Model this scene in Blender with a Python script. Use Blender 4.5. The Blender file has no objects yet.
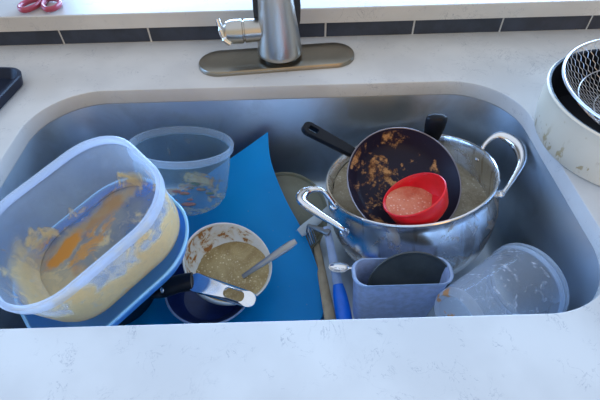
import bpy, bmesh, math, random
from mathutils import Vector, Matrix, noise
random.seed(7)
C = bpy.context.scene
COL = C.collection
PI = math.pi
R = math.radians

# ------------------------------------------------------------------ camera
pitch, roll = R(48), R(1.6)
Rv = Vector((1, 0, 0)); Uv = Vector((0, math.sin(pitch), math.cos(pitch))); Fv = Vector((0, math.cos(pitch), -math.sin(pitch)))
r2 = math.cos(roll) * Rv - math.sin(roll) * Uv
u2 = math.sin(roll) * Rv + math.cos(roll) * Uv
cam = bpy.data.cameras.new('camera'); co = bpy.data.objects.new('camera', cam); COL.objects.link(co)
cm = Matrix((r2, u2, -Fv)).transposed().to_4x4(); cm.translation = (0, 0, 0.4)
co.matrix_world = cm
cam.sensor_width = 36; cam.lens = 36 * 433 / 600; cam.clip_start = 0.01
C.camera = co

# ------------------------------------------------------------------ world: daylight window ahead, dim warm kitchen behind
w = bpy.data.worlds.new('kitchen_daylight'); C.world = w; w.use_nodes = True
nt = w.node_tree; nt.nodes.clear()
def wn(t, **k):
    n = nt.nodes.new(t)
    for a, b in k.items(): setattr(n, a, b)
    return n
def wmath(op, a, b=None):
    n = wn('ShaderNodeMath', operation=op)
    for i, v in enumerate((a, b)):
        if v is None: continue
        if isinstance(v, (int, float)): n.inputs[i].default_value = v
        else: nt.links.new(v, n.inputs[i])
    return n.outputs[0]
def wstep(v, a, b):
    n = wn('ShaderNodeMapRange', interpolation_type='SMOOTHSTEP')
    nt.links.new(v, n.inputs[0]); n.inputs[1].default_value = a; n.inputs[2].default_value = b
    return n.outputs[0]
tc = wn('ShaderNodeTexCoord'); sx = wn('ShaderNodeSeparateXYZ'); nt.links.new(tc.outputs['Generated'], sx.inputs[0])
X, Y, Z = sx.outputs
az = wmath('ARCTAN2', X, Y)                       # 0 straight ahead, + to the right
win = wmath('MULTIPLY', wmath('MULTIPLY', wstep(az, -0.50, -0.40), wstep(az, 1.3, 1.2)),
            wmath('MULTIPLY', wstep(Z, -0.02, 0.04), wstep(Z, 0.42, 0.37)))
ceil = wstep(Y, -0.35, 0.15)                       # behind the camera the kitchen is light, the window wall above is dark
mixa = wn('ShaderNodeMixRGB'); nt.links.new(ceil, mixa.inputs[0])
mixa.inputs[1].default_value = (0.52, 0.475, 0.38, 1); mixa.inputs[2].default_value = (0.10, 0.105, 0.11, 1)
warm = wmath('MULTIPLY', wstep(az, 2.5, 2.62), wstep(az, 2.95, 2.82))
warm = wmath('MULTIPLY', warm, wmath('MULTIPLY', wstep(Z, -0.1, 0.0), wstep(Z, 0.7, 0.6)))
mixw = wn('ShaderNodeMixRGB'); nt.links.new(warm, mixw.inputs[0]); nt.links.new(mixa.outputs[0], mixw.inputs[1])
mixw.inputs[2].default_value = (1.6, 0.95, 0.45, 1)
mixc = wn('ShaderNodeMixRGB'); nt.links.new(wstep(Z, 0.55, 0.80), mixc.inputs[0]); nt.links.new(mixw.outputs[0], mixc.inputs[1])
mixc.inputs[2].default_value = (0.62, 0.69, 0.80, 1)        # ceiling
side = wmath('MULTIPLY', wmath('MULTIPLY', wstep(az, -1.95, -1.85), wstep(az, -1.05, -1.15)), wmath('MULTIPLY', wstep(Z, -0.02, 0.04), wstep(Z, 0.46, 0.40)))  # added blue glow at the left, unseen source, brightens the sink's right wall
mixs_ = wn('ShaderNodeMixRGB'); nt.links.new(side, mixs_.inputs[0]); nt.links.new(mixc.outputs[0], mixs_.inputs[1])
mixs_.inputs[2].default_value = (1.7, 3.1, 5.8, 1)
mixb = wn('ShaderNodeMixRGB'); nt.links.new(win, mixb.inputs[0]); nt.links.new(mixs_.outputs[0], mixb.inputs[1])
mixb.inputs[2].default_value = (4.9, 7.9, 12.8, 1)
bg = wn('ShaderNodeBackground'); nt.links.new(mixb.outputs[0], bg.inputs[0]); bg.inputs[1].default_value = 1.0
ow = wn('ShaderNodeOutputWorld'); nt.links.new(bg.outputs[0], ow.inputs[0])
C.view_settings.view_transform = 'Standard'; C.view_settings.look = 'None'
C.view_settings.gamma = 1; C.view_settings.use_curve_mapping = False
C.view_settings.exposure = 0.42
try:
    C.cycles.transparent_max_bounces = 24; C.cycles.max_bounces = 10
except Exception: pass

# ------------------------------------------------------------------ materials
class NM:
    def __init__(s, name):
        s.m = bpy.data.materials.new(name); s.m.use_nodes = True; s.t = s.m.node_tree; s.t.nodes.clear()
        s.out = s.n('ShaderNodeOutputMaterial')
    def n(s, t, **k):
        n = s.t.nodes.new(t)
        for a, b in k.items(): setattr(n, a, b)
        return n
    def l(s, a, b): s.t.links.new(a, b)
    def setv(s, n, i, v):
        if hasattr(v, 'is_linked') or isinstance(v, bpy.types.NodeSocket): s.l(v, n.inputs[i])
        else:
            if isinstance(v, tuple) and len(v) == 3 and n.inputs[i].type == 'RGBA': v = v + (1,)
            n.inputs[i].default_value = v
    def math(s, op, a, b=None, c=None):
        n = s.n('ShaderNodeMath', operation=op)
        for i, v in enumerate((a, b, c)):
            if v is not None: s.setv(n, i, v)
        return n.outputs[0]
    def coord(s, kind='Object', scale=None):
        o = s.n('ShaderNodeTexCoord').outputs[kind]
        if scale:
            mp = s.n('ShaderNodeMapping'); s.l(o, mp.inputs[0]); mp.inputs['Scale'].default_value = scale; o = mp.outputs[0]
        return o
    def xyz(s, v):
        n = s.n('ShaderNodeSeparateXYZ'); s.l(v, n.inputs[0]); return n.outputs
    def noise(s, v, scale, detail=4, rough=.5, dist=0):
        n = s.n('ShaderNodeTexNoise'); s.l(v, n.inputs['Vector'])
        n.inputs['Scale'].default_value = scale; n.inputs['Detail'].default_value = detail
        n.inputs['Roughness'].default_value = rough; n.inputs['Distortion'].default_value = dist
        return n.outputs['Fac']
    def voro(s, v, scale, feature='F1', out='Distance'):
        n = s.n('ShaderNodeTexVoronoi', feature=feature); s.l(v, n.inputs['Vector']); n.inputs['Scale'].default_value = scale
        return n.outputs[out]
    def step(s, v, a, b, lo=0., hi=1.):
        n = s.n('ShaderNodeMapRange', interpolation_type='SMOOTHSTEP'); s.setv(n, 0, v)
        n.inputs[1].default_value = a; n.inputs[2].default_value = b; n.inputs[3].default_value = lo; n.inputs[4].default_value = hi
        return n.outputs[0]
    def mix(s, f, a, b):
        n = s.n('ShaderNodeMixRGB'); s.setv(n, 0, f); s.setv(n, 1, a); s.setv(n, 2, b); return n.outputs[0]
    def bump(s, h, strength=.3, dist=.001):
        n = s.n('ShaderNodeBump'); s.l(h, n.inputs['Height']); n.inputs['Strength'].default_value = strength
        n.inputs['Distance'].default_value = dist; return n.outputs[0]
    def pbr(s, col, rough=.5, metal=0., bump=None, **k):
        n = s.n('ShaderNodeBsdfPrincipled'); s.setv(n, 'Base Color', col); s.setv(n, 'Roughness', rough); s.setv(n, 'Metallic', metal)
        if bump is not None: s.l(bump, n.inputs['Normal'])
        for a, b in k.items(): s.setv(n, a.replace('_', ' '), b)
        return n.outputs[0]
    def mixs(s, f, a, b):
        n = s.n('ShaderNodeMixShader'); s.setv(n, 0, f); s.l(a, n.inputs[1]); s.l(b, n.inputs[2]); return n.outputs[0]
    def transp(s, col=(1, 1, 1)):
        n = s.n('ShaderNodeBsdfTransparent'); s.setv(n, 0, col); return n.outputs[0]
    def transl(s, col):
        n = s.n('ShaderNodeBsdfTranslucent'); s.setv(n, 0, col); return n.outputs[0]
    def done(s, sh): s.l(sh, s.out.inputs[0]); return s.m

def plain(name, col, rough=.5, metal=0., grain=.06, gscale=40., bstr=0., **k):
    m = NM(name); v = m.coord(); f = m.noise(v, gscale, 5, .6)
    c = m.mix(m.step(f, .3, .7), tuple(max(0, x * (1 - grain)) for x in col), tuple(min(1, x * (1 + grain)) for x in col))
    b = m.bump(f, bstr, .001) if bstr else None
    return m.done(m.pbr(c, rough, metal, b, **k))

def quartz():
    m = NM('quartz_white_grey_veins'); v = m.coord()
    base = m.mix(m.step(m.noise(v, 9, 4), .35, .65), (0.52, 0.515, 0.50), (0.59, 0.585, 0.565))
    n1 = m.noise(v, 26, 6, .62, 1.6); n2 = m.noise(v, 7, 3, .5)
    vein = m.math('SUBTRACT', 1.0, m.step(m.math('ABSOLUTE', m.math('SUBTRACT', n1, .5)), .0, .011))
    gate = m.step(n2, .50, .62)
    n3 = m.noise(v, 60, 4, .6, .9)
    fleck = m.math('MULTIPLY', m.math('SUBTRACT', 1.0, m.step(m.math('ABSOLUTE', m.math('SUBTRACT', n3, .5)), .0, .012)), m.step(m.noise(v, 38, 2), .56, .62))
    c = m.mix(m.math('MULTIPLY', m.math('MULTIPLY', vein, gate), .75), base, (0.27, 0.28, 0.31))
    c = m.mix(m.math('MULTIPLY', fleck, .65), c, (0.28, 0.29, 0.32))
    return m.done(m.pbr(c, .22, 0, None, Specular_IOR_Level=.5))

def steel(name='brushed_steel', col=(0.50, 0.50, 0.50), rough=.30, scale=(3, 3, 160), smear=.5):
    m = NM(name); v = m.coord('Object', scale); f = m.noise(v, 6, 4, .6)
    sm = m.noise(m.coord(), 14, 4, .6, .5)
    c = m.mix(m.math('MULTIPLY', m.step(sm, .45, .7), smear), col, tuple(x * .62 for x in col))
    r = m.math('ADD', rough - .06, m.math('MULTIPLY', m.math('ADD', f, sm), .10))
    return m.done(m.pbr(c, r, 1.0, m.bump(f, .06, .0006)))

def splattered_steel():
    m = NM('steel_pot_with_splashes'); v = m.coord()
    sm = m.noise(v, 22, 5, .65, .8); dr = m.noise(m.coord('Object', (60, 60, 5)), 1.2, 3)
    spots = m.step(m.voro(v, 70), .16, .05)
    d = m.math('MAXIMUM', m.math('MULTIPLY', m.step(sm, .53, .66), .6), m.math('MULTIPLY', spots, m.step(m.noise(v, 9, 2), .5, .6)))
    c = m.mix(d, (0.74, 0.75, 0.76), (0.36, 0.27, 0.18))
    c = m.mix(m.math('MULTIPLY', m.step(dr, .58, .66), .5), c, (0.30, 0.24, 0.17))
    r = m.step(d, 0, 1, .26, .5)
    return m.done(m.pbr(c, r, m.step(d, 0, 1, 1, .5)))

def clear_plastic(name, col=(0.72, 0.83, 0.95), fac=.16, rough=.12, tint=(0.93, 0.97, 1.0), scuff_glint=.0, extra=None, gl=1.0):
    """thin see-through plastic: transparent film, stronger at grazing angles, with scuffs, painted glints / food on it"""
    m = NM(name); v = m.coord()
    body = m.mixs(.5, m.pbr(col, rough, 0, None, Specular_IOR_Level=.6), m.transl(col))
    lw = m.n('ShaderNodeLayerWeight'); lw.inputs['Blend'].default_value = .35
    f = m.math('ADD', fac, m.math('MULTIPLY', m.math('POWER', lw.outputs['Facing'], 2.2), .55 * gl))
    if scuff_glint:
        s1 = m.step(m.noise(v, 55, 6, .7, 1.5), .56, .68)
        f = m.math('ADD', f, m.math('MULTIPLY', s1, scuff_glint))
    f = m.math('MINIMUM', f, 1.0)
    sh = m.mixs(f, m.transp(tint), body)
    if extra: sh = extra(m, v, sh)
    return m.done(sh)

def residue(low, thr, side, strength=.9, patch=False):
    """food film: dense low on the walls, patchy higher up; local z runs from 0 at the rim down"""
    def ex(m, v, sh):
        x, y, z = m.xyz(v)
        n1 = m.noise(v, 24, 6, .62, .7); n2 = m.noise(v, 75, 5, .7)
        lo = m.step(z, thr, low)                       # 0 near the rim, 1 near the base
        sd = m.math('ADD', m.math('MULTIPLY', x, side[0]), m.math('MULTIPLY', y, side[1]))
        k = m.math('ADD', m.math('MULTIPLY', m.math('MULTIPLY', lo, m.step(z, -.0865, -.080, .45, 1)), .22), m.math('ADD', n1, sd))
        mask = m.math('MULTIPLY', m.step(k, .575, .70), m.math('ADD', .5, m.math('MULTIPLY', n2, .75)))
        mask = m.math('MULTIPLY', m.math('MINIMUM', mask, 1.0), strength)
        oran = m.step(m.noise(v, 15, 3, .5), .56, .66)
        c = m.mix(oran, (0.86, 0.66, 0.33), (0.86, 0.38, 0.05))
        c = m.mix(m.step(n2, .55, .68), c, (0.72, 0.62, 0.44))
        if patch:
            flo = m.math('MULTIPLY', m.step(z, -.0835, -.0855), m.step(m.noise(v, 18, 4), .30, .62))
            sh = m.mixs(m.math('MULTIPLY', flo, .85), sh, m.pbr((0.23, 0.235, 0.22), .35))
            def blob(px, py, rx, ry, ang, soft=.35):
                ca, sa = math.cos(ang), math.sin(ang)
                dx = m.math('SUBTRACT', x, px); dy = m.math('SUBTRACT', y, py)
                a_ = m.math('DIVIDE', m.math('ADD', m.math('MULTIPLY', dx, ca), m.math('MULTIPLY', dy, sa)), rx)
                b_ = m.math('DIVIDE', m.math('SUBTRACT', m.math('MULTIPLY', dy, ca), m.math('MULTIPLY', dx, sa)), ry)
                d_ = m.math('SQRT', m.math('ADD', m.math('MULTIPLY', a_, a_), m.math('MULTIPLY', b_, b_)))
                return m.step(m.math('ADD', d_, m.math('MULTIPLY', m.math('SUBTRACT', n1, .5), 2.4)), 1 + soft, 1 - soft)
            low_ = m.step(z, -.060, -.074)
            ob = m.math('MULTIPLY', blob(-.048, .047, .036, .013, .25), low_)
            stk = m.math('MULTIPLY', m.math('MULTIPLY', blob(.015, .058, .085, .014, 0, .5), low_), .85)
            tan_ = m.math('MULTIPLY', blob(-.095, -.01, .040, .075, 0, .5), m.step(z, -.035, -.06))
            mask = m.math('MAXIMUM', mask, m.math('MAXIMUM', m.math('MAXIMUM', stk, ob), m.math('MULTIPLY', tan_, .7)))
            c = m.mix(m.math('MULTIPLY', stk, .8), c, (0.48, 0.29, 0.12))
            c = m.mix(ob, c, (0.85, 0.34, 0.05))
        food = m.mixs(.35, m.pbr(c, .45), m.transl(c))
        return m.mixs(mask, sh, food)
    return ex

M_quartz = quartz()
M_sink = steel('brushed_sink_steel', (0.53, 0.62, 0.71), .36, (2, 2, 2), .40)
M_nickel = steel('brushed_nickel', (0.50, 0.475, 0.43), .27, (200, 200, 3), .15)
M_plate = steel('brushed_nickel_plate', (0.30, 0.275, 0.225), .30, (3, 120, 120), .3)
M_chrome = plain('polished_steel', (0.74, 0.75, 0.77), .12, 1.0, .03)
M_pot = splattered_steel()
M_black = plain('black_plastic', (0.006, 0.008, 0.013), .33, 0, .2, Specular_IOR_Level=.22)
M_blackmat = plain('dark_rubber', (0.02, 0.022, 0.028), .5, 0, .2)
M_red = plain('red_plastic', (0.72, 0.012, 0.020), .28, 0, .1, Subsurface_Weight=.0)
M_navytray = plain('dark_blue_enamel', (0.008, 0.014, 0.032), .35, 0, .3, Specular_IOR_Level=.2)
M_navy = plain('navy_glaze', (0.010, 0.030, 0.15), .3, 0, .25, 30)
M_bluegrip = plain('blue_grip', (0.004, 0.16, 0.80), .35, 0, .08)
M_teal = plain('teal_plastic', (0.01, 0.17, 0.24), .35, 0, .1)
M_wood = plain('worn_beech', (0.42, 0.35, 0.24), .6, 0, .2, 30)
M_scissor = plain('crimson_scissor_grip', (0.36, 0.055, 0.10), .35, 0, .1)
M_grout = plain('pale_grout', (0.60, 0.62, 0.64), .9, 0, .1)
M_tile = plain('slate_blue_tile', (0.030, 0.040, 0.065), .45, 0, .25, 25)

def mat_blue():
    m = NM('blue_flexible_mat'); v = m.coord()
    c = m.mix(m.step(m.noise(v, 6, 3), .35, .65), (0.0, 0.28, 0.70), (0.0, 0.33, 0.78))
    sp = m.math('MULTIPLY', m.step(m.voro(v, 55), .09, .03), .45)
    c = m.mix(sp, c, (0.25, 0.42, 0.52))
    a = m.pbr(c, .38, 0, m.bump(m.noise(v, 90, 3), .05, .0005), Specular_IOR_Level=.22)
    return m.done(m.mixs(.22, a, m.transl((0.01, 0.42, 0.85))))
M_mat = mat_blue()

def white_ceramic():
    m = NM('white_bowl_with_dried_soup'); v = m.coord(); x, y, z = m.xyz(v)
    n1 = m.noise(v, 55, 6, .65, .6); n2 = m.noise(v, 160, 4, .6)
    rr = m.math('SQRT', m.math('ADD', m.math('MULTIPLY', x, x), m.math('MULTIPLY', y, y)))
    inside = m.math('MULTIPLY', m.step(z, -.0005, -.004), m.step(rr, .0655, .0635))
    fl = m.math('ADD', n1, m.math('ADD', m.math('MULTIPLY', x, -1.6), m.math('MULTIPLY', y, 1.2)))
    c = m.mix(m.math('MULTIPLY', m.step(fl, .50, .72), inside), (0.74, 0.74, 0.70), (0.62, 0.52, 0.34))
    c = m.mix(m.math('MULTIPLY', m.step(m.math('ADD', fl, m.math('MULTIPLY', n2, .3)), .76, .84), inside), c, (0.36, 0.15, 0.04))
    return m.done(m.pbr(c, .25))
M_whitebowl = white_ceramic()

def soup(name, a, b, c3, sc=1., bub=0.3):
    m = NM(name); v = m.coord()
    n1 = m.noise(v, 30 * sc, 6, .65, .5); vo = m.voro(v, 190 * sc); vo2 = m.voro(v, 330 * sc)
    c = m.mix(m.step(n1, .35, .62), a, b)
    gate = m.step(m.noise(v, 16 * sc, 2), .42, .6)
    c = m.mix(m.math('MULTIPLY', m.math('MULTIPLY', m.step(vo, .34, .12), gate), .8), c, c3)
    c = m.mix(m.math('MULTIPLY', m.step(vo2, .3, .1), bub), c, c3)
    return m.done(m.pbr(c, .28, 0, m.bump(m.math('ADD', vo, n1), .35, .0012), Specular_IOR_Level=.3))
M_soup = soup('grainy_soup', (0.29, 0.205, 0.085), (0.43, 0.33, 0.155), (0.80, 0.70, 0.46))
M_water = soup('cloudy_dishwater', (0.24, 0.20, 0.13), (0.37, 0.33, 0.24), (0.62, 0.58, 0.48), .9, .45)
M_redsoup = soup('reddish_broth', (0.55, 0.12, 0.06), (0.66, 0.22, 0.12), (0.85, 0.55, 0.42), 1.1, .25)

def frypan():
    m = NM('nonstick_with_burnt_food'); v = m.coord(); x, y, z = m.xyz(v)
    n1 = m.noise(v, 26, 6, .62, 1.0); n2 = m.noise(v, 80, 5, .7)
    inside = m.step(z, -.001, -.004)
    k = m.math('ADD', n1, m.math('ADD', m.math('MULTIPLY', x, -.75), m.math('MULTIPLY', m.math('SUBTRACT', n2, .5), .35)))
    mask = m.math('MULTIPLY', m.step(k, .535, .64), inside)
    food = m.mix(m.step(n2, .4, .62), (0.10, 0.035, 0.014), (0.52, 0.27, 0.11))
    c = m.mix(mask, (0.012, 0.009, 0.024), food)
    return m.done(m.pbr(c, m.step(mask, 0, 1, .4, .6), 0, None, Specular_IOR_Level=.2))
M_fry = frypan()

def whitepot():
    m = NM('cream_enamel_with_drips'); v = m.coord(); x, y, z = m.xyz(v)
    ang = m.math('ARCTAN2', y, x)
    cb = m.n('ShaderNodeCombineXYZ'); m.l(ang, cb.inputs[0]); m.l(m.math('MULTIPLY', z, 3.0), cb.inputs[1])
    dr = m.noise(cb.outputs[0], 11, 4, .6, .3)
    low = m.step(z, .052, .016)
    drip = m.math('MULTIPLY', m.step(dr, .56, .64), low)
    base = m.mix(m.step(m.noise(v, 8, 3), .3, .7), (0.66, 0.58, 0.44), (0.74, 0.66, 0.52))
    c = m.mix(m.math('MULTIPLY', drip, .75), base, (0.36, 0.24, 0.07))
    sp = m.math('MULTIPLY', m.step(m.voro(v, 95), .22, .1), m.step(m.noise(v, 20, 2), .55, .62))
    c = m.mix(m.math('MULTIPLY', sp, .7), c, (0.42, 0.28, 0.09))
    return m.done(m.pbr(c, .35))
M_whitepot = whitepot()

M_box = clear_plastic('milky_container_plastic', (0.78, 0.85, 0.95), .16, .2, (0.93, 0.96, 1.0), .07, residue(-.078, -.028, (-0.3, -1.3), .9, True), .6)
M_boxrim = clear_plastic('milky_container_rim', (0.80, 0.88, 1.0), .42, .15, (0.93, 0.96, 1.0), .05)
M_round = clear_plastic('clear_round_plastic', (0.45, 0.64, 0.76), .09, .08, (0.86, 0.94, 0.98), .10, residue(-.098, -.07, (0, 0), .75))
M_cup = clear_plastic('clear_cup_plastic', (0.86, 0.92, 1.0), .20, .08, (0.92, 0.96, 1.0), .55)  # strong scuffing also paints the cup's white glints into the plastic
def cupstreak(m, v, sh):
    x, y, z = m.xyz(v)
    n1 = m.noise(v, 30, 4, .6)
    k = m.math('MULTIPLY', m.step(z, -.126, -.136), m.step(n1, .56, .60))
    return m.mixs(m.math('MULTIPLY', k, .85), sh, m.pbr((0.60, 0.27, 0.06), .45))
M_cupbase = clear_plastic('clear_cup_base', (0.86, 0.92, 1.0), .42, .08, (0.92, 0.96, 1.0), .20, cupstreak)
M_cuprim = clear_plastic('clear_cup_rim', (0.80, 0.90, 1.0), .42, .08, (0.93, 0.96, 1.0), .1)
M_roundrim = clear_plastic('clear_round_rim', (0.65, 0.80, 0.95), .24, .08, (0.9, 0.95, 1.0), .05)
M_bluetub = clear_plastic('blue_tub_plastic', (0.18, 0.52, 0.95), .90, .25, (0.3, 0.5, 0.9), .0)
M_disc = clear_plastic('olive_clear_lid', (0.36, 0.36, 0.27), .66, .3, (0.8, 0.85, 0.8), .1)
M_greytub = plain('grey_blue_speckled_plastic', (0.36, 0.45, 0.68), .4, 0, .14, 120)
M_darkbowl = plain('charcoal_coating', (0.055, 0.072, 0.082), .36, 0, .3, 18)
M_lavender = plain('pale_blue_plastic', (0.30, 0.42, 0.66), .3, 0, .12)
M_palegrip = plain('pale_grey_plastic', (0.36, 0.44, 0.50), .35, 0, .1)

# ------------------------------------------------------------------ geometry helpers
class MB:
    def __init__(s): s.v = []; s.f = []
    def add(s, vs, fs):
        o = len(s.v); s.v += [tuple(p) for p in vs]; s.f += [tuple(i + o for i in f) for f in fs]; return s
    def loft(s, rings, closed=True, cap0=False, cap1=False, wrap=False):
        o = len(s.v); n = len(rings[0])
        for r in rings: s.v += [tuple(p) for p in r]
        k = len(rings)
        for i in range(k if wrap else k - 1):
            i2 = (i + 1) % k
            for j in range(n if closed else n - 1):
                j2 = (j + 1) % n
                s.f.append((o + i * n + j, o + i * n + j2, o + i2 * n + j2, o + i2 * n + j))
        if cap0: s.f.append(tuple(o + j for j in reversed(range(n))))
        if cap1: s.f.append(tuple(o + (k - 1) * n + j for j in range(n)))
        return s
    def box(s, x0, x1, y0, y1, z0, z1):
        vs = [(x, y, z) for z in (z0, z1) for y in (y0, y1) for x in (x0, x1)]
        return s.add(vs, [(0, 2, 3, 1), (4, 5, 7, 6), (0, 1, 5, 4), (2, 6, 7, 3), (0, 4, 6, 2), (1, 3, 7, 5)])
    def tube(s, pts, rad, n=12, flat=1.0, up=None, cap=True, closed=False):
        pts = [Vector(p) for p in pts]; k = len(pts)
        rad = rad if isinstance(rad, (list, tuple)) else [rad] * k
        flat = flat if isinstance(flat, (list, tuple)) else [flat] * k
        rings = []; prev = Vector(up) if up else None
        for i, p in enumerate(pts):
            if closed: t = (pts[(i + 1) % k] - pts[i - 1]).normalized()
            else: t = (pts[min(i + 1, k - 1)] - pts[max(i - 1, 0)]).normalized()
            if prev is None: prev = Vector((0, 0, 1)) if abs(t.z) < .9 else Vector((1, 0, 0))
            a = (prev - t * prev.dot(t))
            a = a.normalized() if a.length > 1e-6 else t.orthogonal().normalized()
            b = t.cross(a); prev = a
            rings.append([p + a * (math.cos(q) * rad[i] * flat[i]) + b * (math.sin(q) * rad[i]) for q in [2 * PI * j / n for j in range(n)]])
        return s.loft(rings, True, cap and not closed, cap and not closed, closed)
    def ball(s, c, r, n=12, sc=(1, 1, 1)):
        rings = []
        for i in range(1, n):
            a = PI * i / n
            rings.append([(c[0] + sc[0] * r * math.sin(a) * math.cos(2 * PI * j / n), c[1] + sc[1] * r * math.sin(a) * math.sin(2 * PI * j / n), c[2] - sc[2] * r * math.cos(a)) for j in range(n)])
        return s.loft(rings, True, True, True)

def spline(P, n=8, closed=False):
    P = [Vector(p) for p in P]; out = []; k = len(P)
    for i in range(k if closed else k - 1):
        p0 = P[i - 1] if (closed or i > 0) else P[0]; p1 = P[i]; p2 = P[(i + 1) % k]
        p3 = P[(i + 2) % k] if (closed or i + 2 < k) else P[-1]
        for j in range(n):
            t = j / n
            out.append(.5 * ((2 * p1) + (-p0 + p2) * t + (2 * p0 - 5 * p1 + 4 * p2 - p3) * t * t + (-p0 + 3 * p1 - 3 * p2 + p3) * t ** 3))
    if not closed: out.append(P[-1])
    return out

def rr(a, b, r, z=0, n=64):
    """rounded rectangle ring, n points, half sizes a,b, corner r"""
    r = min(r, a - 1e-5, b - 1e-5); out = []; q = n // 4
    for cx, cy, t0 in ((a - r, b - r, 0), (r - a, b - r, 90), (r - a, r - b, 180), (a - r, r - b, 270)):
        for i in range(q):
            t = R(t0 + 90 * i / (q - 1)); out.append((cx + r * math.cos(t), cy + r * math.sin(t), z))
    return out
def circ(r, z=0, n=64, ox=0, oy=0): return [(ox + r * math.cos(2 * PI * j / n), oy + r * math.sin(2 * PI * j / n), z) for j in range(n)]

def frame(c, n, xd=None):
    """matrix whose z axis is n, at c"""
    n = Vector(n).normalized(); xd = Vector(xd or (1, 0, 0)); x = (xd - n * xd.dot(n)).normalized(); y = n.cross(x)
    m = Matrix((x, y, n)).transposed().to_4x4(); m.translation = Vector(c); return m
def rotvec(c, rv):
    v = Vector(rv); m = Matrix.Rotation(v.length, 4, v.normalized()); m.translation = Vector(c); return m

def props(o, label=None, cat=None, group=None, kind=None):
    for k, v in (('label', label), ('category', cat), ('group', group), ('kind', kind)):
        if v: o[k] = v
    return o
def build(name, mb, mat, parent=None, smooth=35, M=None, label=None):
    me = bpy.data.meshes.new(name); me.from_pydata([tuple(v) for v in mb.v], [], mb.f); me.update()
    bm = bmesh.new(); bm.from_mesh(me); bmesh.ops.remove_doubles(bm, verts=bm.verts, dist=1e-6)
    bmesh.ops.recalc_face_normals(bm, faces=bm.faces); bm.to_mesh(me); bm.free()
    if isinstance(mat, (list, tuple)):
        for x in mat: me.materials.append(x)
    else: me.materials.append(mat)
    if smooth:
        me.polygons.foreach_set('use_smooth', [True] * len(me.polygons)); me.set_sharp_from_angle(angle=R(smooth))
    o = bpy.data.objects.new(name, me); COL.objects.link(o)
    if parent: o.parent = parent
    if M is not None: o.matrix_world = M
    if label: o['label'] = label
    return o
def thing(name, M, label, cat, group=None):
    o = bpy.data.objects.new(name, None); COL.objects.link(o); o.matrix_world = M; o.empty_display_size = .03
    return props(o, label, cat, group)
def loc(M, pts):
    I = M.inverted(); return [I @ Vector(p) for p in pts]
T = lambda x, y, z: Matrix.Translation((x, y, z))

def vessel(prof, ring):
    """shell from a closed list of (inset, z): ring(inset, z) gives the outline; inset None closes to the centre"""
    mb = MB(); mb.loft([ring(d, z) for d, z in prof], True, True, True); return mb

def fill(M, inner, z0, n=72, cx=0., rings=7):
    """level liquid surface at world height z0 in a round vessel with inner profile [(r, z)...] from rim down, in local frame M"""
    edge = []
    for j in range(n):
        a = 2 * PI * j / n; last = None; hit = None
        for i in range(len(inner) - 1):
            for q in range(12):
                t = q / 12; r = inner[i][0] + (inner[i + 1][0] - inner[i][0]) * t; z = inner[i][1] + (inner[i + 1][1] - inner[i][1]) * t
                p = M @ Vector((r * math.cos(a), r * math.sin(a), z))
                if p.z <= z0: hit = p; break
            if hit: break
        if not hit: hit = M @ Vector((inner[-1][0] * math.cos(a), inner[-1][0] * math.sin(a), inner[-1][1]))
        hit.z = z0; edge.append(hit)
    c = sum(edge, Vector()) / n; I = M.inverted(); mb = MB()
    mb.loft([[I @ (c + (e - c) * k) for e in edge] for k in [max(.02, 1 - i / rings) for i in range(rings + 1)]], True, False, True)
    return mb

# ------------------------------------------------------------------ the setting
X0, X1, Y0, Y1 = -.412, .345, .200, .612          # opening
cx, cy, ha, hb = (X0 + X1) / 2, (Y0 + Y1) / 2, (X1 - X0) / 2, (Y1 - Y0) / 2
def opening(off, z, n=96, r=.100):
    return [(x + cx, y + cy, z) for x, y, _ in rr(ha + off, hb + off, r + off, 0, n)]
def outer(z, x0=-1.1, x1=1.1, y0=.08, y1=.775, n=96):
    inn = rr(ha, hb, .1, 0, n); out = []
    for x, y, _ in inn:
        s = min((x1 - cx if x > 0 else cx - x0) / max(abs(x), 1e-6), (y1 - cy if y > 0 else cy - y0) / max(abs(y), 1e-6))
        out.append([x * s + cx, y * s + cy, z])
    for X_, Y_ in ((x0, y0), (x0, y1), (x1, y0), (x1, y1)):
        k = min(range(n), key=lambda i: (out[i][0] - X_) ** 2 + (out[i][1] - Y_) ** 2); out[k] = [X_, Y_, z]
    return [tuple(p) for p in out]
mb = MB()
mb.loft([outer(-.027), outer(-.002), outer(0), opening(.0025, 0), opening(.0008, -.0007), opening(0, -.0025), opening(0, -.0245), opening(.002, -.027)], True, wrap=True)
ct = build('countertop', mb, M_quartz, smooth=30)
props(ct, 'white quartz worktop with fine grey veins surrounding the sink', 'countertop')

M0 = T(cx, cy, -.235)
sink = thing('kitchen_sink', M0, 'undermounted stainless steel sink full of dirty dishes', 'sink')
def sk(off, z): return [(x, y, z) for x, y, _ in rr(ha + off, hb + off, max(.012, .085 + off), 0, 96)]
zt = .208
rings = [sk(.035, zt), sk(.008, zt), sk(.006, zt - .004), sk(.004, .04), sk(.0, .022), sk(-.010, .008), sk(-.026, .0015), sk(-.06, 0)]
rings += [sk(-.12, -.001), sk(-.17, -.002)]
mb = MB(); mb.loft(rings, True, False, True)
und = [sk(.035, zt - .002), sk(.011, zt - .003), sk(.007, .04), sk(.003, .02), sk(-.008, .006), sk(-.026, -.002), sk(-.06, -.004), sk(-.17, -.006)]
mb.loft(und, True, False, True); mb.loft([sk(.035, zt), sk(.035, zt - .002)])
build('basin', mb, M_sink, sink, 50)
mb = MB(); mb.loft([circ(.045, .000, 40), circ(.044, .002, 40), circ(.036, .002, 40), circ(.033, -.0005, 40), circ(.005, -.0008, 40)], True, True, True)
build('drain', mb, M_chrome, sink)

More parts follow.
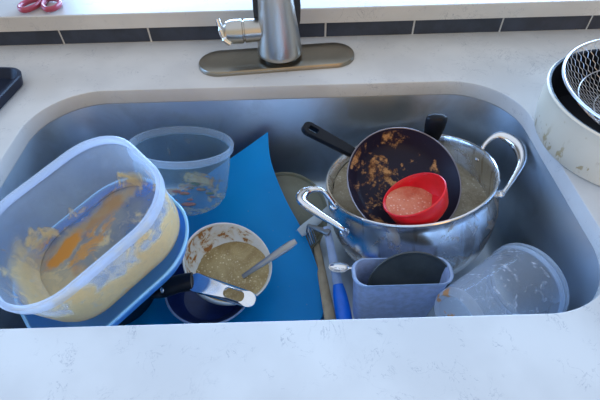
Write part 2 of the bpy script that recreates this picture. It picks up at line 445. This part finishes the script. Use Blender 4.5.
# wall strip of tiles between worktop and sill
mb = MB(); mb.box(-1.1, 1.1, .7702, .86, -.03, .0295); ng = len(mb.f)
k = -6
while -.433 + .163 * k < 1.1:
    xl = max(-1.1, -.433 + .163 * k + .0018); xr = min(1.1, -.433 + .163 * (k + 1) - .0018)
    if xr > xl: mb.box(xl, xr, .769, .7735, .0012, .0290)
    k += 1
wb = build('wall_back', mb, [M_grout, M_tile], smooth=0)
for i, p in enumerate(wb.data.polygons):
    c = p.center; p.material_index = 1 if c.y < .7700 or (c.z > .0005 and c.y < .7735 and abs(c.y - .7702) > 1e-5 and p.area < .01) else 0
props(wb, 'dark slate blue tiles in one low row behind the worktop', 'wall', kind='structure')
mb = MB()
prof = [(.763, .0305), (.763, .0560), (.7645, .0575), (1.05, .0575), (1.05, .0300), (.7645, .0295)]
mb.loft([[(x, y, z) for y, z in prof] for x in (-1.1, 1.1)], True, True, True)
sl = build('trim_1', mb, M_quartz, smooth=0)
props(sl, 'pale quartz window sill above the tile strip', 'window sill', kind='structure')

# ------------------------------------------------------------------ faucet
FM = T(-.033, .690, 0) @ Matrix.Rotation(R(5.0), 4, 'Z')
fa = thing('faucet', FM, 'brushed nickel pull-down faucet with side handle behind the sink', 'faucet')
mb = MB(); st = lambda o, z: rr(.136 - o, .0375 - o, .0375 - o, z, 80)
mb.loft([st(0, .0003), st(0, .005), st(.0015, .0075), st(.005, .0085), st(.02, .0088)], True, True, True)
build('deck_plate', mb, M_plate, fa)
BT = Vector((.0065, .000, 0))                      # body foot on the plate
def bd_ring(r_, z_, n=56, fy=1.0): return [(BT.x + z_ * -.03 + r_ * math.cos(a), BT.y + r_ * fy * math.sin(a), z_) for a in [2 * PI * j / n for j in range(n)]]
mb = MB(); mb.loft([bd_ring(r_, z_) for r_, z_ in ((.030, .0150), (.0375, .0165), (.0385, .0190), (.0380, .024), (.0345, .050), (.0310, .078), (.0285, .105), (.0260, .14), (.0220, .17), (.0140, .185))], True, True, True)
body = build('body', mb, M_nickel, fa)
mb = MB(); mb.loft([bd_ring(r_, z_) for r_, z_ in ((.0270, .0085), (.0285, .010), (.0295, .0155), (.020, .0156))], True, True, True)
build('base_ring', mb, plain('dark_nickel_ring', (.13, .125, .115), .35, .8), body, label='dark ring under the tapered body')
mb = MB(); rg = []
for z_, r_, b_ in ((.052, .0340, .026), (.066, .0375, .036), (.090, .0385, .040), (.130, .0370, .040), (.160, .030, .034), (.166, .024, .028)):
    rg.append([(BT.x - .0015 + r_ * math.cos(a), BT.y + .006 + b_ * math.sin(a), z_) for a in [PI * j / 24 for j in range(25)]])
mb.loft(rg, True, True, True)
build('back_shell', mb, M_blackmat, body, label='black shell wrapping the back of the body')
tip = Vector((-.020, .455, .330))
b0_ = FM @ Vector((BT.x - .005, 0, .18))
neck = spline([b0_, b0_ + Vector((0, 0, .12)), b0_ + Vector((0, -.008, .22)), Vector((-.026, .65, .475)), Vector((-.024, .57, .530)), Vector((-.022, .49, .490)), tip + Vector((0, .008, .06)), tip], 10)
mb = MB(); mb.tube(loc(FM, neck), .0125, 20); build('spout', mb, M_nickel, fa)
HM = frame(tip - Vector((0, .006, .085)), (0, .07, 1)); toF = lambda ring: loc(FM, [HM @ Vector(p) for p in ring])
mb = MB(); mb.loft([toF(circ(r_, z_, 40)) for r_, z_ in ((.018, 0), (.024, .002), (.025, .008), (.020, .04), (.016, .07), (.014, .092))], True, True, True)
build('spray_head', mb, M_nickel, fa)
# side handle: hub to the left
hub = []
for x_, r_ in ((-.018, .0175), (-.050, .0185), (-.051, .0165), (-.053, .0165), (-.054, .0190), (-.070, .0190), (-.080, .0165), (-.084, .0110)):
    hub.append([(x_, r_ * math.cos(a), .058 + r_ * math.sin(a)) for a in [2 * PI * j / 36 for j in range(36)]])
mb = MB(); mb.loft(hub, True, True, True); hn = build('handle', mb, M_nickel, fa)
mb = MB(); mb.tube(spline([(-.076, -.006, .046), (-.084, -.006, .054), (-.088, -.004, .066), (-.091, .002, .080)], 6), [.013] * 7 + [.010] * 6 + [.007] * 6, 16, .55)
build('lever', mb, M_chrome, hn)

# ------------------------------------------------------------------ on the sill and the worktop
SM = T(-.458, .810, .0579) @ Matrix.Diagonal((.66, .90, 1.0, 1))
sc = thing('scissors', SM, 'crimson-handled scissors lying on the window sill at the left', 'scissors')
for s in (-1, 1):
    pts = [(s * .004, .004, .006), (s * .010, -.024, .006), (s * .028, -.040, .006), (s * .048, -.034, .006), (s * .052, -.014, .006), (s * .036, .004, .006), (s * .014, .012, .006)]
    mb = MB(); mb.tube(spline(pts, 6, True), .0050, 10, 1.0, closed=True)
    mb.tube([(s * .004, .006, .006), (-s * .001, .028, .006)], [.006, .004], 10)
    build('finger_grip', mb, M_scissor, sc)
    mb = MB(); z = .0045 + .002 * (s > 0)
    mb.loft([[(-s * .001 - .004, .02, z), (-s * .001 + .005, .02, z), (-s * .001 + .005, .02, z + .0015), (-s * .001 - .004, .02, z + .0015)],
             [(-s * .001 - .005, .08, z), (-s * .001 + .004, .08, z), (-s * .001 + .004, .08, z + .0015), (-s * .001 - .005, .08, z + .0015)],
             [(-s * .006 - .0005, .135, z), (-s * .006 + .0005, .135, z), (-s * .006 + .0005, .135, z + .0012), (-s * .006 - .0005, .135, z + .0012)]], True, True, True)
    build('blade', mb, M_chrome, sc, 0)

TM = T(-.574, .583, -.001) @ Matrix.Rotation(R(-7), 4, 'Z')
mb = MB(); tr = lambda o, z: rr(.118 - o, .086 - o, .028 - o * .6, z, 64)
mb.loft([tr(.012, .0005), tr(.004, .004), tr(.0, .020), tr(.001, .022), tr(.005, .0225), tr(.006, .020), tr(.012, .007), tr(.03, .006)], True, True, True)
t = build('baking_tray', mb, M_navytray, M=TM)
props(t, 'dark navy tray with a rounded corner at the worktop\'s far left', 'tray')

# cream pot with strainer
PM = T(.446, .4517, 0)
pot = thing('saucepan', PM, 'cream enamel pot with brown drips on the worktop right of the sink', 'pot')
mb = MB()
mb.loft([circ(r_, z_, 96) for r_, z_ in ((.100, .0004), (.110, .002), (.1145, .008), (.119, .03), (.1205, .055), (.1205, .0685), (.1215, .0715), (.1195, .0735))], True, True, False)
build('body', mb, M_whitepot, pot)
mb = MB()
mb.loft([circ(r_, z_, 96) for r_, z_ in ((.1196, .0736), (.1165, .0725), (.1160, .060), (.1140, .02), (.108, .007), (.09, .005))], True, False, True)
build('interior', mb, M_black, pot, label='black non-stick lining')
mb = MB(); mb.tube(spline([(.119, 0, .058), (.15, 0, .064), (.20, 0, .07), (.28, 0, .072)], 6), [.008] * 5 + [.011] * 14, 14, .6)
build('handle', mb, M_black, pot)
WM = frame((.4600, .4640, .0800), (-.02, -.05, 1))
stn = thing('wire_strainer', WM, 'round wire mesh basket resting in the cream pot', 'strainer')
RS, DS = .1130, .060
def sz(r): return -DS * (1 - (r / RS) ** 2.2)
mb = MB(); mb.tube([(RS * math.cos(a), RS * math.sin(a), 0) for a in [2 * PI * j / 96 for j in range(96)]], .0019, 8, closed=True)
build('rim', mb, plain('tinned_wire', (.62, .63, .66), .3, .8), stn)
M_wire = bpy.data.materials['tinned_wire']
for rad in (.083, .056, .030):
    mb = MB(); mb.tube([(rad * math.cos(a), rad * math.sin(a), sz(rad) + .001) for a in [2 * PI * j / 72 for j in range(72)]], .0009, 6, closed=True)
    build('hoop', mb, M_wire, stn)
mb = MB(); NR = 84; steps = 25
for i in range(NR):
    pts = []
    for k in range(steps + 1):
        rad = RS - (RS - .010) * k / steps; sg = (1 if (k // 1) % 2 else -1) * (1 if i % 2 else -1)
        a = 2 * PI * (i + .5 * (1 if sg > 0 else -1) * .92 * .5 * 2 * .5) / NR
        pts.append((rad * math.cos(a), rad * math.sin(a), sz(rad)))
    mb.tube(pts, .00050, 4)
build('mesh', mb, M_wire, stn, 0)

# ------------------------------------------------------------------ in the sink: blue mat first
def bz(z): return z
redge = [(-.0523, .590, -.077), (-.0475, .545, -.106), (-.0250, .496, -.146), (.0065, .447, -.185), (.0265, .394, -.208), (.0345, .352, -.220), (.0340, .300, -.226)]
re_ = spline(redge, 5)
K = len(re_); NT = 26
mb = MB(); top = []; 
for i, p in enumerate(re_):
    s = i / (K - 1); row = []
    d = Vector((-.290 - .02 * s, -.075 - .01 * s, 0))
    for j in range(NT + 1):
        t = j / NT
        q = p + d * t
        q.z = -.2265 + (p.z + .2265) * (1 - t) ** 1.25
        # rounded corners
        row.append(q)
    top.append(row)
# pull the front right corner round
for i in range(K):
    for j in range(NT + 1):
        a = (K - 1 - i) / 5.0; b = j / 2.4
        if a < 1 and b < 1 and (1 - a) ** 2 + (1 - b) ** 2 > 1:
            l = math.hypot(1 - a, 1 - b); q = top[i][j]
            ca = top[K - 6][2]
            q.x = ca.x + (q.x - ca.x) / l; q.y = ca.y + (q.y - ca.y) / l
flat_t = [p for r_ in top for p in r_]; W = NT + 1
vs = [tuple(p) for p in flat_t] + [(p.x, p.y, p.z - .0016) for p in flat_t]; N = len(flat_t); fs = []
for i in range(K - 1):
    for j in range(NT):
        a = i * W + j; fs.append((a, a + 1, a + W + 1, a + W)); fs.append((N + a, N + a + W, N + a + W + 1, N + a + 1))
bd = [j for j in range(W)] + [i * W + NT for i in range(1, K)] + [(K - 1) * W + j for j in range(NT - 1, -1, -1)] + [i * W for i in range(K - 2, 0, -1)]
for a, b in zip(bd, bd[1:] + bd[:1]): fs.append((a, b, N + b, N + a))
mm = MB(); mm.add(vs, fs)
mo = build('cutting_mat', mm, M_mat, smooth=60)
props(mo, 'bright blue flexible cutting mat leaning on the back of the sink', 'cutting mat')

# olive lid behind the mat
LM = frame((-.028, .486, -.176), (0, -.50, .86))
mb = MB(); mb.loft([circ(r_, z_, 72) for r_, z_ in ((.060, -.006), (.070, -.006), (.0745, -.004), (.0765, 0), (.0760, .0016), (.0735, .0012), (.070, -.0025), (.055, -.003), (.02, -.003))], True, True, True)
lid = build('container_lid', mb, M_disc, M=LM)
props(lid, 'round olive-grey translucent lid between blue mat and stock pot', 'lid')

# round clear container at the back
CM = frame((-.180, .5170, -.034), (.09, .34, .93))
rc = thing('round_container', CM, 'clear round food container with scraps at the bottom, back left of sink', 'food container')
Hc = .097
mb = MB(); mb.loft([circ(r_, z_, 80) for r_, z_ in ((.0745, -.010), (.073, -.035), (.0690, -.074), (.0660, -.088), (.0600, -Hc), (.0585, -Hc + .002), (.0645, -.087), (.0678, -.073), (.0718, -.035), (.0733, -.010))], True, wrap=True)
mb.loft([circ(.0600, -Hc, 80), circ(.03, -Hc, 80), circ(.004, -Hc, 80)], True, False, True)
build('wall', mb, M_round, rc)
mb = MB(); mb.loft([circ(r_, z_, 80) for r_, z_ in ((.0748, -.012), (.0785, -.010), (.0795, -.002), (.0785, 0), (.0750, 0), (.0735, -.004), (.0735, -.012))], True, wrap=True)
build('rim', mb, M_roundrim, rc)
mb = MB(); random.seed(3)
for i in range(16):
    a, r_ = random.uniform(0, 2 * PI), random.uniform(.01, .05)
    mb.ball((r_ * math.cos(a), r_ * math.sin(a), -Hc + .003), random.uniform(.003, .0065), 8, (1.5, .9, .35))
M_scraps = NM('vegetable_scraps'); v_ = M_scraps.coord(); M_scraps = M_scraps.done(M_scraps.pbr(M_scraps.mix(M_scraps.step(M_scraps.noise(v_, 30, 2), .45, .55), (.40, .10, .05), (.08, .12, .04)), .5))
fs_ = build('food_scraps', mb, M_scraps, M=CM)
props(fs_, 'red and green food scraps inside the round container', 'food scraps', kind='stuff')

# nested navy bowl and white bowl
NMx = frame((-.1430, .3520, -.1840), (.06, .02, 1))
nb = vessel([(r_, z_) for r_, z_ in ((.036, -.032), (.046, -.030), (.058, -.018), (.0665, -.002), (.0675, .0005), (.0660, .0015), (.0640, -.001), (.055, -.017), (.043, -.027), (.02, -.0285))], lambda r_, z_: circ(r_, z_, 80))
nbo = thing('navy_bowl', NMx, 'shallow navy bowl beneath the white soup bowl', 'bowl')
build('body', nb, M_navy, nbo)
mb = MB(); mb.tube([(.0665 * math.cos(a), .0665 * math.sin(a), .0015) for a in [2 * PI * j / 80 for j in range(80)]], .0017, 8, closed=True)
build('rim', mb, M_lavender, nbo, label='pale blue-grey rim')

BM = frame((-.1060, .3580, -.1260), (.36, -.08, .925))
bo = thing('soup_bowl', BM, 'white bowl of grainy soup with dried brown rim on the blue mat', 'bowl')
inner = [(.0630, -.001), (.0600, -.012), (.054, -.028), (.042, -.043), (.02, -.050)]
mb = vessel([(.020, -.054), (.026, -.0535), (.044, -.045), (.0565, -.029), (.0632, -.012), (.0660, -.001), (.0655, .0008), (.0640, .0008)] + inner, lambda r_, z_: circ(r_, z_, 80))
build('body', mb, M_whitebowl, bo)
sp = build('soup', fill(BM, inner, -.1520), M_soup, M=BM)
props(sp, 'murky brown grainy soup in the white bowl', 'soup', kind='stuff')
# teaspoon in the soup
UM = T(-.085, .345, -.152)
ts = thing('teaspoon', UM, 'steel spoon standing in the soup of the white bowl', 'spoon')
h0, h1 = Vector((-.088, .346, -.150)), Vector((-.0075, .3735, -.103))
pts = [h0 + (h1 - h0) * (i / 10) for i in range(11)]
mb = MB(); mb.tube(loc(UM, pts), [.0034, .0034, .0038, .0042, .0046, .005, .0054, .0058, .006, .0058, .0040], 12, .3, up=(0, -.5, .9)); build('handle', mb, plain('dull_spoon_steel', (.36, .37, .38), .35, .9), ts)
mb = MB(); mb.ball((-.012, -.004, -.010), .012, 14, (1.4, .95, .35)); build('bowl', mb, M_chrome, ts)

# saucepan under the tub, handle reaching over the white bowl
QM = frame((-.288, .350, -.140), (.02, -.02, 1))
sp2 = thing('saucepan', QM, 'saucepan under the blue tub, its black and steel handle over the white bowl', 'saucepan')
mb = vessel([(.045, -.064), (.055, -.062), (.062, -.05), (.065, -.002), (.067, .0), (.0655, .001), (.0625, -.002), (.0595, -.048), (.052, -.058), (.03, -.059)], lambda r_, z_: circ(r_, z_, 80))
build('body', mb, M_black, sp2)
a0, a1, a2, a3 = Vector((-.212, .317, -.1380)), Vector((-.146, .3085, -.0985)), Vector((-.112, .303, -.096)), Vector((-.0640, .2810, -.1060))
pp = spline([a0, Vector((-.184, .3050, -.1080)), Vector((-.166, .3070, -.1015)), a1], 6)
mb = MB(); mb.tube(loc(QM, pp), [.009 + .0035 * min(1, i / 6) for i in range(len(pp))], 20, .7, up=(0, -.45, .9))
hh = build('handle', mb, M_black, sp2)
# steel end with a slot
mb = MB(); dirs = (a3 - a1).normalized(); upv = Vector((.02, -.45, .9)); upv = (upv - dirs * upv.dot(dirs)).normalized(); sdv = dirs.cross(upv)
Ls = (a3 - a1).length
def band(hw0, hw1, x0, x1, rr_, n=48):
    out = []
    for x, y, _ in rr((x1 - x0) / 2, 1, .999, 0, n): out.append((x, y))
    return out
def plate_pt(u, v_, h): 
    arch = .010 * math.sin(min(1, u / Ls) * PI * .75)
    return a1 + dirs * u + sdv * v_ + upv * (h + arch)
N_ = 64
oring = []; iring = []
for x, y, _ in rr(Ls / 2 + .004, .0132, .011, 0, N_):
    u = x + Ls / 2 + .0; wv = 1 - .20 * max(0, u / Ls); oring.append((u, y * wv))
for x, y, _ in rr(.0140, .0062, .0060, 0, N_):
    iring.append((x + Ls - .0250, y))
mb = MB()
mb.loft([[plate_pt(u, v_, -.006) for u, v_ in oring], [plate_pt(u, v_, .001) for u, v_ in oring], [plate_pt(u, v_ * .93, .0042) for u, v_ in oring],
         [plate_pt(u + (0), v_ * 1.12, .0044) for u, v_ in iring], [plate_pt(u, v_, .003) for u, v_ in iring], [plate_pt(u, v_, -.006) for u, v_ in iring]], True, wrap=True)
mb.v = [tuple(p) for p in loc(QM, mb.v)]
build('handle_cap', mb, M_chrome, hh, label='polished steel handle end with a hanging slot')
mb = MB(); mb.ball(loc(QM, [(-.1845, .3000, -.104)])[0], .0048, 12); mb.tube(loc(QM, [(-.1845, .300, -.107), (-.181, .309, -.125)]), .003, 8); build('rivet', mb, M_chrome, hh)

# blue tub and the milky container in it
BX = rotvec((-.2745, .3340, .0180), (.055, -.2436, .7204))
A_, B_, Rr_ = .1105, .0955, .069; HB = .086
def bxr(s, z, n=96, g=0.): return rr(A_ * s + g, B_ * s + g, Rr_ * s + g, z, n)
bc = thing('food_container', BX, 'large milky plastic container smeared with orange food, front left of sink', 'food container')
mb = MB()
mb.loft([bxr(s, z) for s, z in ((.975, -.006), (.955, -.025), (.93, -.05), (.905, -.072), (.88, -.081), (.83, -HB), (.82, -HB + .0018), (.865, -.0795), (.89, -.071), (.915, -.05), (.94, -.025), (.96, -.006))], True, wrap=True)
mb.loft([bxr(.83, -HB), bxr(.5, -HB - .0005), bxr(.1, -HB - .0005)], True, False, True)
build('wall', mb, M_box, bc)
mb = MB(); mb.loft([bxr(s, z) for s, z in ((.976, -.010), (1.0, -.012), (1.008, -.004), (1.0, .0005), (.985, .0015), (.955, .0008), (.948, -.001), (.958, -.010))], True, wrap=True)
build('rim', mb, M_boxrim, bc)
TMx = BX @ T(-.012, -.007, -.0790)
tb = thing('blue_tub', TMx, 'blue plastic tub with the milky container sitting in it', 'tub')
def tbr(s, z): return rr(.1150 * s, .0985 * s, .0740 * s, z * .62, 96)
mb = MB(); mb.loft([tbr(s, z) for s, z in ((.99, -.003), (.96, -.018), (.92, -.034), (.86, -.046), (.78, -.050), (.775, -.048), (.85, -.0435), (.905, -.032), (.945, -.017), (.975, -.003))], True, wrap=True)
mb.loft([tbr(.78, -.050), tbr(.4, -.050), tbr(.08, -.050)], True, False, True)
build('wall', mb, M_bluetub, tb)
mb = MB(); mb.loft([tbr(s, z) for s, z in ((.978, -.004), (1.0, -.006), (1.012, 0), (1.0, .0018), (.978, .0008))], True, wrap=True)
build('rim', mb, plain('light_blue_rim', (.28, .60, .95), .25), tb)

# ------------------------------------------------------------------ stock pot group
SP = frame((.168, .472, -.070), (-.152, .213, .965))
stp = thing('stock_pot', SP, 'large stainless steel stock pot with two loop handles and cloudy water inside', 'stock pot')
inn = [(.1225, -.002), (.1205, -.012), (.1205, -.09), (.104, -.128), (.08, -.140)]
mb = vessel([(.080, -.1435), (.094, -.141), (.107, -.130), (.119, -.108), (.1275, -.080), (.1310, -.055), (.1290, -.032), (.1240, -.016), (.1225, -.008), (.1245, -.003), (.1275, -.0005), (.1270, .0012), (.1245, .0008)] + inn, lambda r_, z_: circ(r_, z_, 120))
build('body', mb, M_pot, stp)
mb = MB(); mb.tube([(.1262 * math.cos(a), .1262 * math.sin(a), .0003) for a in [2 * PI * j / 120 for j in range(120)]], .0020, 8, closed=True)
build('rim', mb, M_chrome, stp)
wt = build('dishwater', fill(SP, inn, -.1130, 96), M_water, M=SP)
props(wt, 'cloudy greyish brown dishwater filling the stock pot', 'water', kind='stuff')
def loop(P, name='handle'):
    q = spline(P, 8); k = len(q); rad = []
    for i in range(k):
        s = i / (k - 1); rad.append(.0034 + .0058 * max(0, math.sin(PI * s)) ** 4)
    mb = MB(); mb.tube(loc(SP, q), rad, 14, [1 - .35 * max(0, math.sin(PI * i / (k - 1))) ** 4 for i in range(k)])
    return build(name, mb, M_chrome, stp)
hL = loop([(.062, .3610, -.074), (.052, .3640, -.060), (.022, .3820, -.050), (.0030, .4040, -.049), (.0100, .4220, -.050), (.032, .4270, -.055), (.052, .4180, -.080)])
hR = loop([(.2900, .5080, -.072), (.2960, .5200, -.058), (.3180, .5280, -.047), (.3370, .5060, -.046), (.3340, .4720, -.049), (.3120, .4400, -.056), (.2950, .4220, -.064)])
for P_, h_ in (((.0600, .3680, -.078), hL), ((.0500, .4230, -.087), hL), ((.2890, .5070, -.078), hR), ((.2920, .4230, -.070), hR)):
    mb = MB(); mb.ball(loc(SP, [P_])[0], .0075, 12, (1, 1, .8)); build('bracket', mb, M_chrome, h_)

FR = frame((.154, .444, -.0560), (.087, -.414, .906))
fp = thing('frying_pan', FR, 'small black frying pan with burnt food, sitting in the stock pot', 'frying pan')
mb = vessel([(.045, -.031), (.060, -.030), (.072, -.020), (.0840, -.002), (.0855, .0), (.0845, .0012), (.0825, -.001), (.0705, -.018), (.059, -.0265), (.03, -.0275)], lambda r_, z_: circ(r_, z_, 96))
build('body', mb, M_fry, fp)
mb = MB(); mb.tube([(.0848 * math.cos(a), .0848 * math.sin(a), .0004) for a in [2 * PI * j / 96 for j in range(96)]], .0011, 6, closed=True)
build('rim', mb, plain('worn_pan_edge', (.22, .20, .22), .35, .6), fp)
b0, b1, b2 = Vector((.0865, .4880, -.0420)), Vector((.048, .5000, -.0230)), Vector((.0075, .5110, -.0030))
ring_o = []; ring_i = []
dh = (b2 - b0).normalized(); uh = Vector((.1, -.35, .93)); uh = (uh - dh * uh.dot(dh)).normalized(); sh_ = dh.cross(uh); LH = (b2 - b0).length
def hp(u, v_, h): return b0 + dh * u + sh_ * v_ + uh * h
oo = []
for x, y, _ in rr(LH / 2, .0115, .0112, 0, 64):
    u = x + LH / 2; oo.append((u, y * (.70 + .30 * u / LH)))
ii = [(x + LH - .0165, y) for x, y, _ in rr(.0085, .0036, .0035, 0, 64)]
mb = MB()
mb.loft([[hp(u, v_ * .85, -.006) for u, v_ in oo], [hp(u, v_, -.002) for u, v_ in oo], [hp(u, v_, .002) for u, v_ in oo], [hp(u, v_ * .8, .005) for u, v_ in oo],
         [hp(u, v_ * 1.15, .0052) for u, v_ in ii], [hp(u, v_, .004) for u, v_ in ii], [hp(u, v_, -.006) for u, v_ in ii]], True, wrap=True)
mb.v = [tuple(p) for p in loc(FR, mb.v)]
build('handle', mb, M_black, fp)

DM = T(.205, .515, -.100)
dk = thing('serving_spoon', DM, 'black utensil with a rounded handle end standing behind the frying pan', 'utensil')
q = [Vector((.200, .505, -.150)), Vector((.206, .517, -.090)), Vector((.2110, .527, -.045)), Vector((.2130, .532, -.016)), Vector((.2135, .534, -.006))]
mb = MB(); mb.tube(loc(DM, spline(q, 5)), [.006] * 5 + [.008, .0085, .009, .010, .0115, .013, .0145, .0155, .0163, .0167, .0168, .0165, .0155, .013, .010, .006], 16, .6, up=(0, -1, .3))
build('handle', mb, M_black, dk)
mb = MB(); mb.ball(loc(DM, [(.199, .502, -.160)])[0], .022, 14, (1, .5, 1.3)); build('bowl', mb, M_black, dk)

RC = frame((.1555, .3980, -.0370), (-.451, .22, .865))
rcup = thing('measuring_cup', RC, 'small red cup holding thin broth, sitting in the black frying pan', 'cup')
inr = [(.0415, -.001), (.0405, -.010), (.0375, -.022), (.032, -.030), (.015, -.032)]
mb = vessel([(.020, -.035), (.033, -.0335), (.0395, -.025), (.0425, -.012), (.0438, -.003), (.0440, .0005), (.0428, .0012)] + inr, lambda r_, z_: circ(r_, z_, 72))
build('body', mb, M_red, rcup)
mb = MB(); mb.tube([(.0432 * math.cos(a), .0432 * math.sin(a), .0004) for a in [2 * PI * j / 72 for j in range(72)]], .0014, 8, closed=True)
build('rim', mb, M_red, rcup)
rs = build('broth', fill(RC, inr, -.0585), M_redsoup, M=RC)
props(rs, 'thin reddish broth in the red cup', 'broth', kind='stuff')

# grey blue tub with dark bowl
GM = T(.1290, .3020, -.0785)
gt = thing('plastic_tub', GM, 'greyish blue speckled tub against the front of the sink', 'tub')
def gr(s, z): return [(x + (z * .02), y, z) for x, y, _ in rr(.0630 * s, .0205 * s, .017 * s, z, 72)]
mb = MB(); mb.loft([gr(s, z) for s, z in ((.80, -.110), (.85, -.108), (.99, -.003), (1.0, 0), (.97, .001), (.94, -.003), (.82, -.10), (.5, -.104))], True, True, True)
build('body', mb, M_greytub, gt)
mb = MB(); mb.loft([gr(s, z) for s, z in ((.985, -.004), (1.02, -.003), (1.03, 0), (1.01, .0016), (.96, .001), (.95, -.003))], True, wrap=True)
build('rim', mb, M_lavender, gt)
KM = frame((.1420, .3005, -.1080), (.0, -.96, .28))
kb = vessel([(.038, -.008), (.046, -.007), (.0545, -.002), (.0555, 0), (.0545, .001), (.053, -.001), (.045, -.005), (.012, -.006)], lambda r_, z_: circ(r_, z_, 72))
kb = build('charcoal_dish', kb, M_darkbowl, M=KM)
props(kb, 'dark charcoal dish standing upright in the greyish blue tub', 'dish')

# clear cup on its side
DC = frame((.3080, .3060, -.1230), (.870, .454, -.195), (0, 0, 1))
dc = thing('plastic_cup', DC, 'clear deli cup lying on its side in the front right corner', 'cup')
HD = .142
mb = MB()
mb.loft([circ(r_, z_, 80) for r_, z_ in ((.0540, -.008), (.0520, -.035), (.0505, -.036), (.0405, -.110), (.0375, -.130), (.0363, -.130), (.0393, -.109), (.0493, -.036), (.0508, -.034), (.0528, -.008))], True, wrap=True)
build('wall', mb, M_cup, dc)
mb = MB(); mb.loft([circ(r_, z_, 80) for r_, z_ in ((.0375, -.1295), (.0360, -.138), (.0320, -HD), (.030, -HD + .001), (.027, -.138), (.02, -.137), (.003, -.137))], True, False, True)
build('base', mb, M_cupbase, dc)
for zz in (0, -.0085):
    mb = MB(); mb.loft([circ(r_, z_ + zz, 80) for r_, z_ in ((.0530, -.006), (.0565 + zz * .12, -.0055), (.0580 + zz * .12, -.003), (.0570 + zz * .12, -.0005), (.0535, 0), (.0520, -.002))], True, wrap=True)
    build('rim' if zz == 0 else 'lid_bead', mb, M_cuprim, dc)

# utensils between mat and pot
VM = T(.056, .340, -.190)
br = thing('dish_brush', VM, 'blue-gripped utensil with pale blue neck beside the stock pot', 'utensil')
p0, p1, p2 = Vector((.0620, .2800, -.196)), Vector((.0550, .3480, -.184)), Vector((.0400, .4230, -.130))
mb = MB(); mb.tube(loc(VM, [p0.lerp(p1, i / 10) for i in range(11)]), [.009, .011, .0118, .012, .012, .0118, .0115, .011, .0105, .0095, .008], 16, .7, up=(0, -.5, .9)); build('grip', mb, M_bluegrip, br)
mb = MB(); mb.tube(loc(VM, [p1.lerp(p2, i / 8 - .02) for i in range(9)]), [.0078, .0076, .0072, .007, .0066, .0064, .0062, .006, .0055], 14, .5, up=(0, -.5, .9)); build('neck', mb, M_lavender, br, label='pale blue neck')

SM_ = T(.066, .352, -.150)
sl_ = thing('soup_spoon', SM_, 'small steel spoon lying above the blue utensil grip', 'spoon')
e0, e1 = Vector((.0610, .3530, -.158)), Vector((.0790, .3440, -.1500))
mb = MB()
rings = []
bowl_c = Vector((.0565, .3640, -.160))
dS = Vector((1, -.15, .1)).normalized(); uS = Vector((0, -.3, .95)); uS = (uS - dS * uS.dot(dS)).normalized(); sS = dS.cross(uS)
for s_, h_ in ((.15, -.0035), (.6, -.0028), (.9, -.001), (1.0, .0006), (.95, .0008), (.85, -.0002), (.55, -.0018), (.1, -.0025)):
    rings.append([bowl_c + dS * (math.cos(a) * .0155 * s_) + sS * (math.sin(a) * .0082 * s_) + uS * h_ for a in [2 * PI * j / 36 for j in range(36)]])
mb.loft(rings, True, True, True); mb.v = [tuple(p) for p in loc(SM_, mb.v)]
build('bowl', mb, M_chrome, sl_)
mb = MB(); mb.tube(loc(SM_, [bowl_c + dS * .0145, bowl_c + dS * .024 + uS * .0015, bowl_c + dS * .042 + uS * .001]), [.0022, .0024, .0035], 10, .5); build('handle', mb, M_chrome, sl_)

KM2 = T(.02, .43, -.16)
kn = thing('fork', KM2, 'grey steel fork handle crossing the blue utensil neck', 'fork')
k0, k1 = Vector((.0110, .4400, -.1500)), Vector((.0440, .4070, -.1300))
mb = MB(); mb.tube(loc(KM2, [k0.lerp(k1, i / 8) for i in range(9)]), [.0030, .0032, .0036, .004, .0045, .005, .0055, .006, .0045], 12, .35, up=(0, -.4, .9)); build('handle', mb, plain('tarnished_steel', (.30, .31, .32), .35, .9), kn)
mb = MB()
for k in range(4):
    o_ = Vector((.3, .3, 0)).normalized() * (k - 1.5) * .0042
    mb.tube(loc(KM2, [k0, k0 + Vector((.003, -.002, -.010)) + o_, k0 + Vector((.010, -.010, -.036)) + o_]), .0011, 6)
build('tines', mb, M_chrome, kn)

PM2 = T(.012, .43, -.17)
pg = thing('scraper', PM2, 'pale grey flat plastic handle tucked under the pot handle', 'utensil')
g0, g1 = Vector((-.0020, .4380, -.168)), Vector((.0340, .4580, -.150))
mb = MB(); mb.tube(loc(PM2, [g0.lerp(g1, i / 6) for i in range(7)]), [.0075, .009, .0092, .009, .0088, .0085, .007], 14, .35, up=(0, -.4, .9)); build('handle', mb, M_palegrip, pg)
mb = MB(); mb.tube(loc(PM2, [g1, g1 + Vector((.016, .010, .004)), g1 + Vector((.03, .018, .006))]), [.006, .0085, .009], 12, .2, up=(0, -.4, .9)); build('blade', mb, M_palegrip, pg)

WO = T(.045, .33, -.21)
wo = thing('wooden_spatula', WO, 'tan wooden spatula lying along the right edge of the blue mat', 'spatula')
w0, w1 = Vector((.0455, .2700, -.2170)), Vector((.0260, .4450, -.2080))
mb = MB(); mb.tube(loc(WO, [w0.lerp(w1, i / 8) for i in range(9)]), [.0085, .009, .009, .0085, .008, .0075, .007, .0065, .006], 12, .45, up=(0, 0, 1)); build('handle', mb, M_wood, wo)
mb = MB(); wd = (w1 - w0).normalized(); mb.tube(loc(WO, [w1, w1 + wd * .012, w1 + wd * .03, w1 + wd * .05]), [.007, .012, .017, .016], 16, .15, up=(0, 0, 1)); build('blade', mb, M_wood, wo)
